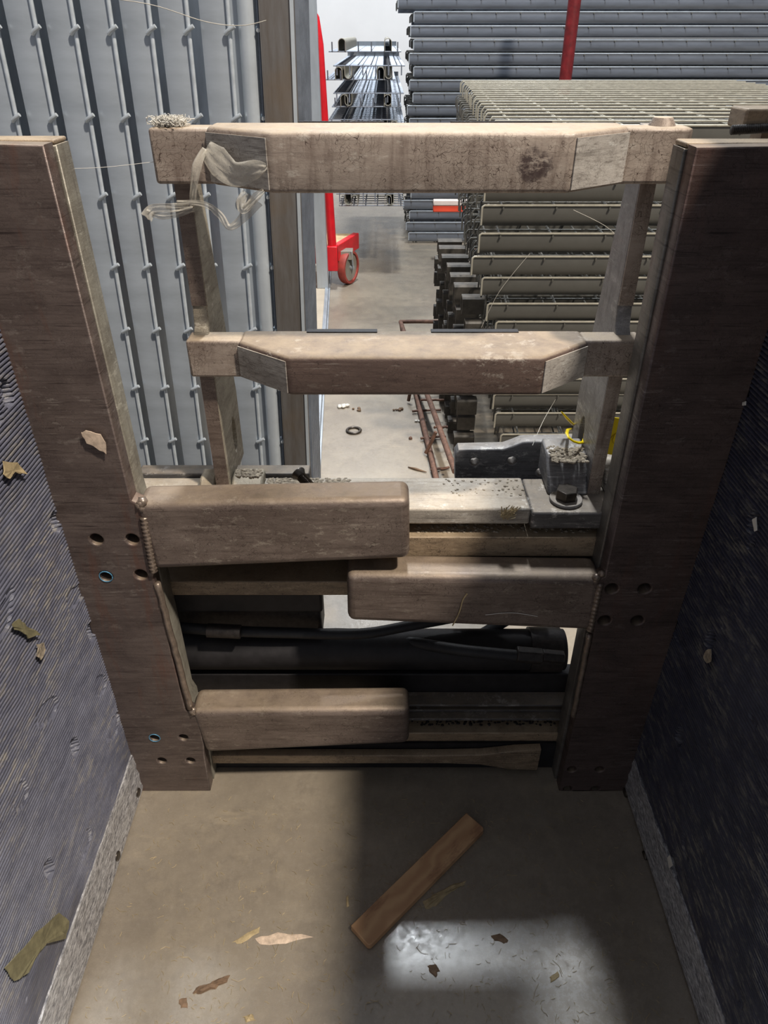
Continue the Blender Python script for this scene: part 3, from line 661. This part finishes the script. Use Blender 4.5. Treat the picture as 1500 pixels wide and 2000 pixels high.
hb_ = MB().tube([wc+ax*.034, wc-ax*.034], .013, 10); hb_.tube([wc+ax*.034+Vector((0, 0, -.012)), wc+ax*.034+Vector((-.01, .0, .103))], [.013, .034], 8, .25); part('fork_leg', hb_, 'galv', cs, smooth='auto')
# end-on decks lying on the cart
EY = 4.66
def end_deck(i, z, xo, flip):
    lab = 'shiny wire deck seen end-on, %s from the top of the pile on the red cart' % ORD[i]
    t = thing('end_on_deck', lab, 'wire deck', (xo, EY, z), 'end-on wire decks piled on the red cart')
    g = MB(); s_ = -1 if flip else 1; W = .40
    g.tube([(xo-W/2, EY, z), (xo+W/2, EY, z)], .0035, 6)
    k = 0; x = xo-W/2+.02
    while x < xo+W/2:
        g.tube([(x, EY-.004, z+s_*.045), (x, EY-.004, z), (x, EY+1.9, z)], .0042, 6); x += .072
    for yy in range(25): g.tube([(xo-W/2, EY+.075*(yy+1), z), (xo+W/2, EY+.075*(yy+1), z)], .0032, 5)
    part('wire_grid', g, 'galvB', t, smooth='auto')
    part('rear_block_sheet', MB().box((xo-W/2, EY+1.9, z-.03), (xo+W/2, EY+1.903, z+.032)), 'galv', t)  # closing sheet added at the rear so the deck openings stay dark
    for cxx in (xo-.115+random.uniform(-.015, .015), xo+.115+random.uniform(-.015, .015)):
        c = MB(); pr = []; w0 = .021; h0 = .062
        for (rr_, rev) in ((w0, False), (w0-.003, True)):
            arc = [(cxx+rr_*math.cos(math.pi*j/10), z+s_*(h0-w0+rr_*math.sin(math.pi*j/10))) for j in range(11)]
            leg = [(cxx+rr_, z)]+arc+[(cxx-rr_, z)]; pr += leg[::-1] if rev else leg
        c.extr(pr, 'y', EY-.012, EY+1.88); part('channel', c, 'galvD', t)
for i in range(13):
    end_deck(i, 1.215-.066*i, -.105+.03*math.sin(i*2.3)+(.01 if i > 4 else 0), i % 2 == 1)
pl = thing('pole', 'dark red scuffed steel pole standing between the two right-hand stacks', 'pole', (1.02, 4.6, 0))
part('tube', MB().tube([(P(1106, 150, 4.6).x, 4.6, 0), (P(1122, 0, 4.6).x, 4.6, 1.9)], .034, 16), 'darkred', pl, smooth='auto')
part('base_plate', MB().box((.92, 4.53, 0), (1.10, 4.67, .012)), 'darkred', pl)
# orange-red and white bar end poking out behind the near stack
a, b = P(846, 396, 5.0), P(1000, 402, 5.0)
ob = thing('barrier_rail', 'orange-red and white rail end poking out behind the near right stack', 'rail', (a.x+.2, 5.0, 0))
part('rail', MB().box((a.x, 4.98, a.z-.055), (a.x+.45, 5.02, a.z-.015)), 'orange', ob, bevel=.006)
part('cap', MB().box((a.x, 4.975, a.z-.0145), (a.x+.45, 5.025, a.z+.02)), 'white', ob, bevel=.006)
part('leg', MB().box((a.x+.3, 4.985, 0), (a.x+.33, 5.015, a.z-.056)), 'orange', ob)
part('leg', MB().box((a.x+.40, 4.985, 0), (a.x+.43, 5.015, a.z-.056)), 'orange', ob)
# ================================================================== rusty mesh frame on the floor
rf = thing('rusty_mesh_frame', 'rusty welded rebar mesh frame lying low on the floor by the aisle', 'mesh frame', (.2, 2.9, 0))
uc = G(782, 628, .10); lc = G(787, 662, .012); l0, l1 = G(845, 925, .012), G(785, 745, .012); dl = (l1-l0)/(l1.y-l0.y)
def low(y): return l0+dl*(y-l0.y) if y < 2.95 else (l0+dl*(2.95-l0.y)).lerp(lc, min(1, (y-2.95)/(lc.y-2.95)))
u0, u1 = G(890, 925, .10), G(815, 765, .10); du = (u1-u0)/(u1.y-u0.y)
def upp(y): return u0+du*(y-u0.y) if y < 3.0 else (u0+du*(3.0-u0.y)).lerp(uc, (y-3.0)/(uc.y-3.0))
yt = uc.y
def wig(a, b, r, n=6, amp=.003):
    return MB().tube([a.lerp(b, k/n)+Vector((random.uniform(-amp, amp), random.uniform(-amp, amp), random.uniform(-amp, amp)*.5)) for k in range(n+1)], r, 8)
part('long_bar', wig(low(2.02), low(yt), .011), 'rust', rf, smooth='auto')
part('long_bar', wig(upp(2.02), upp(yt), .011), 'rust', rf, smooth='auto')
for y in (2.3, 2.75, 3.2, yt): part('spacer', wig(low(y), upp(y), .007, 2, .001), 'rust', rf, smooth='auto')
yy = 2.1
while yy < yt-.02:
    p = upp(yy); lim = .40 if yy > 2.3 else .30
    part('cross_bar', wig(p, Vector((max(p.x+.02, .236), yy+.02, .09)), .005, 5, .003), 'rust', rf, smooth='auto'); 
    pp = low(yy+.08); part('cross_bar', wig(pp, Vector((.236, yy+.1, .008)), .005, 5, .003), 'rust', rf, smooth='auto'); yy += .235
part('end_bar', wig(upp(yt), upp(yt)+Vector((.22, 0, 0)), .010, 4, .002), 'rust', rf, smooth='auto')
part('end_bar', wig(low(yt), low(yt)+Vector((.22, 0, 0)), .006, 4, .002), 'rust', rf, smooth='auto')
# ================================================================== small things
# stick of wood
def prism_on_floor(c4, h, z=0.): return MB().add([(p.x, p.y, z) for p in c4]+[(p.x, p.y, z+h) for p in c4], [(3, 2, 1, 0), (4, 5, 6, 7), (0, 1, 5, 4), (1, 2, 6, 5), (2, 3, 7, 6), (3, 0, 4, 7)])
hW = .017
c5 = [G(722, 1850, hW), G(684, 1806, hW), G(906, 1583, hW), G(952, 1622, hW)]
sa = (c5[0]+c5[1])/2; sb = (c5[2]+c5[3])/2; ang = math.atan2((sb-sa).y, (sb-sa).x); Ls = (sb-sa).length; Ws = .047
mb = MB().extr(rounded(-Ls/2, -Ws/2, Ls/2, Ws/2, .006, 3, (1, 0, 0, 1)), 'z', 0, hW-.001)
st = solo('wood_stick', mb, 'wood', 'short planed block of brown wood lying askew on the floor', 'wood block', base=(0, 0, 0), bevel=.0015)
st.location = (*(.5*(sa+sb)).xy, .001); st.rotation_euler = (0, 0, ang)
# loose countersunk screw on the top plate
sc = thing('loose_screw', 'loose dark countersunk screw with coarse thread lying on the dusty plate', 'screw', tuple(P(592, 935, 1.03)))
p0, p1 = P(583, 925, 1.03), P(612, 941, 1.0); p0.z = max(p0.z, .674); p1.z = .669; dd = (p1-p0).normalized()
part('head', MB().tube([p0-dd*.002, p0, p0+dd*.009], [.0125, .013, .0075], 20), 'bolt', sc, smooth='auto')
th = MB(); pts = []; rs = []; N = 26
for k in range(N): pts.append(p0+dd*(.009+.024*k/N)); rs.append(.0088 if k % 3 == 0 else .0068)
th.tube(pts, rs, 16); part('thread', th, 'bolt', sc, smooth='auto')
# yellow tag with its cable tie round the right upright
tg = thing('yellow_tag', 'bright yellow plastic tag on a cable tie round the right upright', 'tag', tuple(P(1185, 888, 1.05)))
TY = 1.05
q = [P(1163, 812, TY), P(1212, 817, TY), P(1200, 889, TY), P(1152, 882, TY)]
v = [tuple(p) for p in q]+[(p.x, p.y+.0015, p.z) for p in q]
tp = part('tag_plate', MB().add(v, [(0, 1, 2, 3), (7, 6, 5, 4), (0, 4, 5, 1), (1, 5, 6, 2), (2, 6, 7, 3), (3, 7, 4, 0)]), 'yellow', tg)
sq = MB().tube([P(a_, b_, TY-.0006) for a_, b_ in ((1186, 845), (1190, 843), (1191, 850), (1187, 858), (1180, 868), (1184, 862), (1192, 856), (1198, 850), (1204, 845), (1200, 850), (1196, 860), (1199, 866))], .0006, 4); part('handwriting', sq, 'ink', tp)
q = [P(1135, 868, 1.19), P(1143, 866, 1.19), P(1143, 880, 1.19), P(1136, 879, 1.19)]
cc = P(1123, 852, 1.10)
lp = MB(); pts = []
for (px_, py_, y_) in ((1116, 837, 1.165), (1109, 839, 1.12), (1107, 846, 1.085), (1111, 855, 1.07), (1120, 862, 1.07), (1130, 865, 1.08), (1138, 864, 1.095), (1141, 857, 1.11), (1142, 848, 1.13)): pts.append(P(px_, py_, y_-.02))
lp.tube(pts, .0028, 8, .55)
lp.tube([P(1119, 829, 1.15), P(1108, 818, 1.12), P(1098, 806, 1.10), P(1096, 804, 1.10)], [.0034, .0034, .002, .0008], 8, .5)
part('cable_tie', lp, 'yellow', tg, smooth='auto')
# beige clamp block with a threaded rod behind the top of the right upright
bk = thing('threaded_clamp_block', 'small beige block with threaded stud at the top right corner behind the upright', 'block', tuple(P(1480, 262, .99)))
a, b = P(1455, 232, .99), P(1500, 212, .99)
part('block', MB().box((a.x, .99, a.z-.012), (a.x+.10, 1.04, b.z)), 'paint', bk, bevel=.003)
p_, q_ = P(1428, 254, .985), P(1500, 250, .985); pts = []; rs = []
for k in range(60): pts.append(p_.lerp(q_, k/40)); rs.append(.0058 if k % 2 else .0048)
part('stud', MB().tube(pts, rs, 10), 'oily', bk, smooth='auto')
part('stem', MB().box((a.x+.03, 1.0, .9), (a.x+.07, 1.03, a.z-.012)), 'paint', bk)
# stretch film caught on the left corner of the backrest
def ribbon(pts, Y, wds, amp=.002, n=7):
    c = cur(pts, Y, n); L_ = len(c); v = []; f = []; K = 6
    for i, p in enumerate(c):
        t = i/(L_-1)*(len(wds)-1); k = int(min(t, len(wds)-2)); wd = wds[k]+(wds[k+1]-wds[k])*(t-k)
        d = (c[min(i+1, L_-1)]-c[max(i-1, 0)]).normalized(); s_ = d.cross(Vector((0, 1, 0))).normalized()
        for j in range(K+1):
            u = (j/K-.5)*2; o_ = p+s_*u*wd+Vector((0, amp*math.sin(j*2.4+i*.35)+amp*noise.noise(p*60+Vector((j, 0, 0))), 0)); v.append(o_)
    for i in range(L_-1):
        for j in range(K): a_ = i*(K+1)+j; f.append((a_, a_+1, a_+K+2, a_+K+1))
    return MB().add(v, f)
fm = thing('stretch_film', 'torn clear stretch film tangled round the left end of the top crossbar', 'plastic film', tuple(P(400, 300, .97)))
for nm, pts, Y, wd in (('film_strand', ((400, 290), (385, 325), (378, 370), (372, 400), (340, 405), (300, 408), (286, 425)), (.97, .965, .97, .975, .975, .98, .98), (.003, .006, .004, .004, .005, .006, .008)),
                       ('film_strand', ((345, 395), (400, 400), (430, 420), (447, 444), (470, 430), (500, 390)), .965, (.002, .004, .004, .004, .005, .010)),
                       ('film_sheet', ((402, 290), (425, 315), (460, 340), (500, 330), (520, 325)), (.972, .958, .935, .919, .917), (.010, .018, .014, .010, .003)),
                       ('film_sheet', ((286, 412), (310, 422), (345, 418), (378, 408)), (.985, .98, .975, .97), (.002, .004, .004, .003)),
                       ('film_strand', ((480, 375), (470, 395), (476, 410), (500, 385), (515, 372)), .93, (.004, .006, .004, .005, .002))):
    o = part(nm, ribbon(pts, Y, wd), 'film', fm, smooth=True); sm_ = o.modifiers.new('solid', 'SOLIDIFY'); sm_.thickness = .0004
fz = MB()
for k in range(420):
    c = P(random.gauss(335, 13), 258, 1.01); c.z = 1.204+random.uniform(-.001, .006); c.y += random.uniform(-.016, .016); a_ = random.uniform(0, 6.28); l_ = random.uniform(.004, .014)*(2 if k % 40 == 0 else 1)
    pts = [c+Vector((math.cos(a_+.5*j)*l_*j/4, math.sin(a_+.5*j)*l_*j/4*.6, random.uniform(-.003, .004)+.002)) for j in range(5)]; fz.tube(pts, .0005, 4)
solo('fibre_tuft', fz, 'web', 'matted pale fibres on the left top corner of the backrest', 'fibres', kind='stuff')
# cobweb threads
def thread(pts, Y, r, label, sag=0):
    solo('cobweb', MB().tube(cur(pts, Y, 6), r, 4), 'web', label, 'cobweb')
thread(((150, -10), (290, 8), (400, 42), (470, 50), (520, 40)), (1.55, 1.55, 1.55, 1.55, 1.55), .0007, 'long cobweb thread across the top of the left bundle')
thread(((100, 330), (200, 327), (310, 315)), (.97, .98, 1.0), .0003, 'thin cobweb thread from the left upright to the top crossbar')
thread(((1035, 495), (975, 570), (940, 640)), 2.094, .0006, 'slanting cobweb thread before the near stack flanges')
thread(((1120, 410), (1180, 440), (1215, 470)), 2.094, .0006, 'short cobweb thread beside the right backrest upright')
thread(((1085, 780), (1062, 820), (1040, 870)), (2.094, 1.6, 1.07), .0005, 'faint cobweb thread above the bracket plate')
# scraps stuck to the facings
def flake(c, u, v_, n, pts, m, label, cat, name, curl=.004):
    """ragged thin scrap lying against a surface: centre c, axes u, v_, normal n; pts outline in metres"""
    N = len(pts); v = []; cen = Vector((sum(p[0] for p in pts)/N, sum(p[1] for p in pts)/N, 0))
    for side_ in (0, 1):
        for (a_, b_) in pts: v.append(c+u*a_+v_*b_+n*(.0012*side_+.0035+curl*abs(noise.noise(Vector((a_*60, b_*60, N))))))
        v.append(c+u*cen.x+v_*cen.y+n*(.0016*side_+.0035))
    f = []
    for i in range(N): j = (i+1) % N; f += [(i, j, N), (N+1+j, N+1+i, 2*N+1), (j, i, N+1+i, N+1+j)]
    return solo(name, MB().add(v, f), m, label, cat)
def ragged(pts, k=3, amp=.002):
    out = []
    for i, p in enumerate(pts):
        q = pts[(i+1) % len(pts)]
        for j in range(k): t = j/k; out.append((p[0]+(q[0]-p[0])*t+random.uniform(-amp, amp), p[1]+(q[1]-p[1])*t+random.uniform(-amp, amp)))
    return out
def on_left(pix, m, label, cat, name, side=-1, amp=.0015, curl=.004):
    x_ = side*.4955; q = [X(a_, b_, x_) for a_, b_ in pix]; c = sum(q, Vector())/len(q)
    pts = ragged([((p-c).y, (p-c).z) for p in q], 3, amp)
    flake(c, Vector((0, 1, 0)), Vector((0, 0, 1)), Vector((-side, 0, 0)), pts, m, label, cat, name, curl)
on_left(((2, 1890), (40, 1850), (75, 1812), (110, 1782), (128, 1800), (122, 1835), (112, 1815), (88, 1835), (80, 1850), (55, 1880), (45, 1900), (20, 1918)), 'leaf', 'long olive dry leaf scrap stuck low on the left rubber facing', 'leaf', 'leaf_scrap')
on_left(((15, 1218), (32, 1207), (45, 1222), (72, 1238), (48, 1246), (42, 1236), (22, 1232)), 'leaf', 'small torn leaf scrap stuck mid-height on the left rubber facing', 'leaf', 'leaf_scrap')
on_left(((0, 900), (25, 903), (45, 925), (22, 922), (12, 935), (0, 928)), 'straw', 'straw tuft stuck high on the left rubber facing', 'straw', 'straw_tuft')
on_left(((66, 1258), (78, 1255), (82, 1270), (74, 1288), (66, 1282)), 'dust', 'tan rubbed patch of dried mud on the left rubber facing', 'mud', 'mud_patch', amp=.001)
on_left(((1385, 1270), (1395, 1268), (1397, 1288), (1388, 1296), (1380, 1285)), 'dust', 'tan dab of dried mud on the right rubber facing', 'mud', 'mud_patch', 1, .001)
on_left(((1457, 786), (1463, 784), (1462, 792), (1456, 792)), 'pale', 'tiny bright white fleck high on the right rubber facing', 'fleck', 'paint_fleck', 1, .0004, .001)
on_left(((1476, 1015), (1483, 1010), (1485, 1036), (1480, 1038)), 'pale', 'slim white sliver in a notch of the right rubber facing', 'sliver', 'plastic_sliver', 1, .0004, .001)
on_left(((1309, 1676), (1313, 1670), (1319, 1690), (1312, 1696)), 'pale', 'white sliver low on the right rubber facing', 'sliver', 'plastic_sliver', 1, .0004, .001)
# pale chipped patch on the left upright
q = [P(a_, b_, PF-.001) for a_, b_ in ((161, 843), (170, 838), (198, 846), (209, 862), (210, 884), (190, 872), (172, 862))]; c = sum(q, Vector())/len(q)
flake(c, Vector((1, 0, 0)), Vector((0, 0, 1)), Vector((0, -1, 0)), ragged([((p-c).x, (p-c).z) for p in q], 3, .001), 'stain', 'pale rust-flecked chip stuck on the left upright', 'chip', 'paint_chip', .0005)
# straw knot and strand on the rails
mb = MB()
for k in range(46):
    c = P(random.gauss(985, 4), random.gauss(1010, 3), .957)+Vector((0, 0, 0)); d_ = Vector((random.uniform(-.004, .02), random.uniform(-.003, .003), random.uniform(.0, .024)))
    mb.tube([c, c+d_*.6+Vector((random.uniform(-.003, .003), 0, 0)), c+d_], .0008, 4)
solo('straw_knot', mb, 'straw', 'small knot of golden straw on the edge between the carriage rails', 'straw', base=P(985, 1017, .957))
mb = MB().tube(cur(((912, 1160), (904, 1172), (899, 1190), (893, 1205), (884, 1222)), PF-.005, 5), .0012, 5)
solo('straw_strand', mb, 'straw', 'crooked straw strand hanging on the right crossbeam face', 'straw')
mb = MB().tube(cur(((948, 1201), (1000, 1197), (1050, 1204)), PF-.0045, 6), .0006, 4)
solo('straw_strand', mb, 'pale', 'thin curved pale fibre lying along the right crossbeam face', 'fibre')
mb = MB().tube(cur(((905, 660), (935, 656), (955, 660), (1000, 657), (1040, 655), (1075, 662)), 1.03, 6), .0014, 5)
solo('straw_strand', mb, 'straw', 'loose straw arched along the back of the lower crossbar', 'straw')
# floor bits near the viewer
def chip(pix, h, m, label, cat, name, amp=.0015, z=.0005):
    q = [G(a_, b_, z) for a_, b_ in pix]; c = sum(q, Vector())/len(q); pts = ragged([((p-c).x, (p-c).y) for p in q], 3, amp)
    N = len(pts); v = [(c.x+a_, c.y+b_, z) for a_, b_ in pts]+[(c.x+a_*.75, c.y+b_*.75, z+h*random.uniform(.4, 1)) for a_, b_ in pts]+[(c.x, c.y, z+h)]
    f = [tuple(range(N))[::-1]]+[(i, (i+1) % N, N+(i+1) % N, N+i) for i in range(N)]+[(N+i, N+(i+1) % N, 2*N) for i in range(N)]
    solo(name, MB().add(v, f), m, label, cat)
chip(((376, 1942), (382, 1930), (412, 1922), (432, 1908), (450, 1906), (442, 1918), (420, 1930), (392, 1940)), .006, 'bark', 'knobbly brown twig chip on the floor at lower left', 'twig', 'twig')
chip(((826, 1762), (845, 1748), (880, 1730), (912, 1718), (905, 1728), (880, 1742), (850, 1770), (832, 1776)), .003, 'straw', 'frayed straw shred beside the wood block', 'straw', 'straw_shred')
chip(((350, 1952), (366, 1948), (368, 1968), (352, 1970)), .001, 'bark', 'flat brown smear chip at the floor lower left corner', 'chip', 'bark_chip')
chip(((474, 1985), (492, 1980), (500, 1992), (480, 1996)), .003, 'straw', 'pale wood chip at the bottom edge of the floor', 'chip', 'wood_chip')
chip(((836, 1886), (850, 1882), (858, 1896), (850, 1908), (840, 1900)), .0012, 'bark', 'round brown bark flake in the bright floor patch', 'chip', 'bark_chip')
chip(((958, 1826), (975, 1822), (994, 1838), (984, 1842), (966, 1838)), .0012, 'bark', 'triangular brown flake at the edge of the bright patch', 'chip', 'bark_chip')
chip(((1072, 1908), (1090, 1898), (1092, 1910), (1076, 1918)), .002, 'straw', 'straw crumb right of the bright floor patch', 'straw', 'straw_shred')
chip(((452, 1842), (500, 1812), (512, 1806), (505, 1822), (470, 1842)), .0008, 'straw', 'thin tan shaving on the floor left of the wood block', 'shaving', 'wood_shaving', .002)
chip(((498, 1832), (540, 1822), (612, 1828), (560, 1842), (510, 1846)), .0008, 'stain', 'broad pale shaving on the floor left of the wood block', 'shaving', 'wood_shaving', .002)
chip(((676, 1752), (680, 1748), (682, 1770), (677, 1772)), .002, 'straw', 'slim pale seed husk left of the wood block', 'husk', 'seed_husk', .0004)
mb = MB()
for k in range(900):
    c = G(random.uniform(150, 1340), random.uniform(1560, 2000), .0012); 
    if abs(c.x) > .48: continue
    a_ = random.uniform(0, 6.28); l_ = random.uniform(.001, .006)*(2.2 if random.random() < .08 else 1); b_ = a_+random.uniform(-1, 1)
    mb.tube([c, c+Vector((math.cos(a_)*l_, math.sin(a_)*l_, 0)), c+Vector((math.cos(a_)*l_+math.cos(b_)*l_, math.sin(a_)*l_+math.sin(b_)*l_, 0))], .00035, 3)
solo('straw_litter', mb, 'straw', 'fine straw and fibre litter scattered over the near floor', 'litter', kind='stuff')
# aisle debris
def lump(px_, py_, r, n, m, label, cat, name, sq=.5):
    c = G(px_, py_, 0); mb = MB()
    for k in range(n): mb.add(*blob(c+Vector((random.uniform(-r, r)*1.6, random.uniform(-r, r), r*.35)), r*random.uniform(.4, .8), sq))
    solo(name, mb, m, label, cat, smooth=True)
lump(676, 797, .018, 5, 'pale', 'crumpled white scrap on the aisle floor behind the backrest', 'scrap', 'paper_scrap')
lump(694, 801, .012, 6, 'bark', 'brown crumbs beside the white scrap on the aisle floor', 'crumbs', 'bark_crumbs')
lump(778, 800, .013, 8, 'bark', 'brown clump of debris on the aisle floor by the rusty frame', 'debris', 'bark_crumbs')
lump(802, 858, .010, 1, 'rust', 'small round brown nut on the aisle floor', 'nut', 'walnut', .9)
lump(824, 826, .016, 4, 'pale', 'white scrap caught inside the rusty mesh frame', 'scrap', 'paper_scrap')
lump(650, 1248, .020, 16, 'pale', 'crumbled white plaster on the floor behind the hoses', 'rubble', 'plaster_rubble')
lump(600, 1243, .016, 8, 'pale', 'smaller white plaster crumbs behind the left hose end', 'rubble', 'plaster_rubble')
lump(1075, 1252, .016, 10, 'pale', 'white plaster crumbs behind the right hose fitting', 'rubble', 'plaster_rubble')
c = G(691, 840, .005); mb = MB(); n = 24
mb.tube([c+Vector((.026*math.cos(6.2832*k/n), .026*math.sin(6.2832*k/n), 0)) for k in range(n)]+[c+Vector((.026, .0001, 0))], .006, 8, .6)
solo('washer', mb, 'bolt', 'flat steel ring washer lying on the aisle floor', 'washer', smooth=True)
c = G(810, 915, .003)
solo('twig', MB().tube([G(797, 912, .004), G(812, 916, .004), G(833, 922, .004)], [.002, .005, .0015], 6), 'bark', 'thin brown splinter beside the rusty frame on the aisle floor', 'twig', smooth=True)
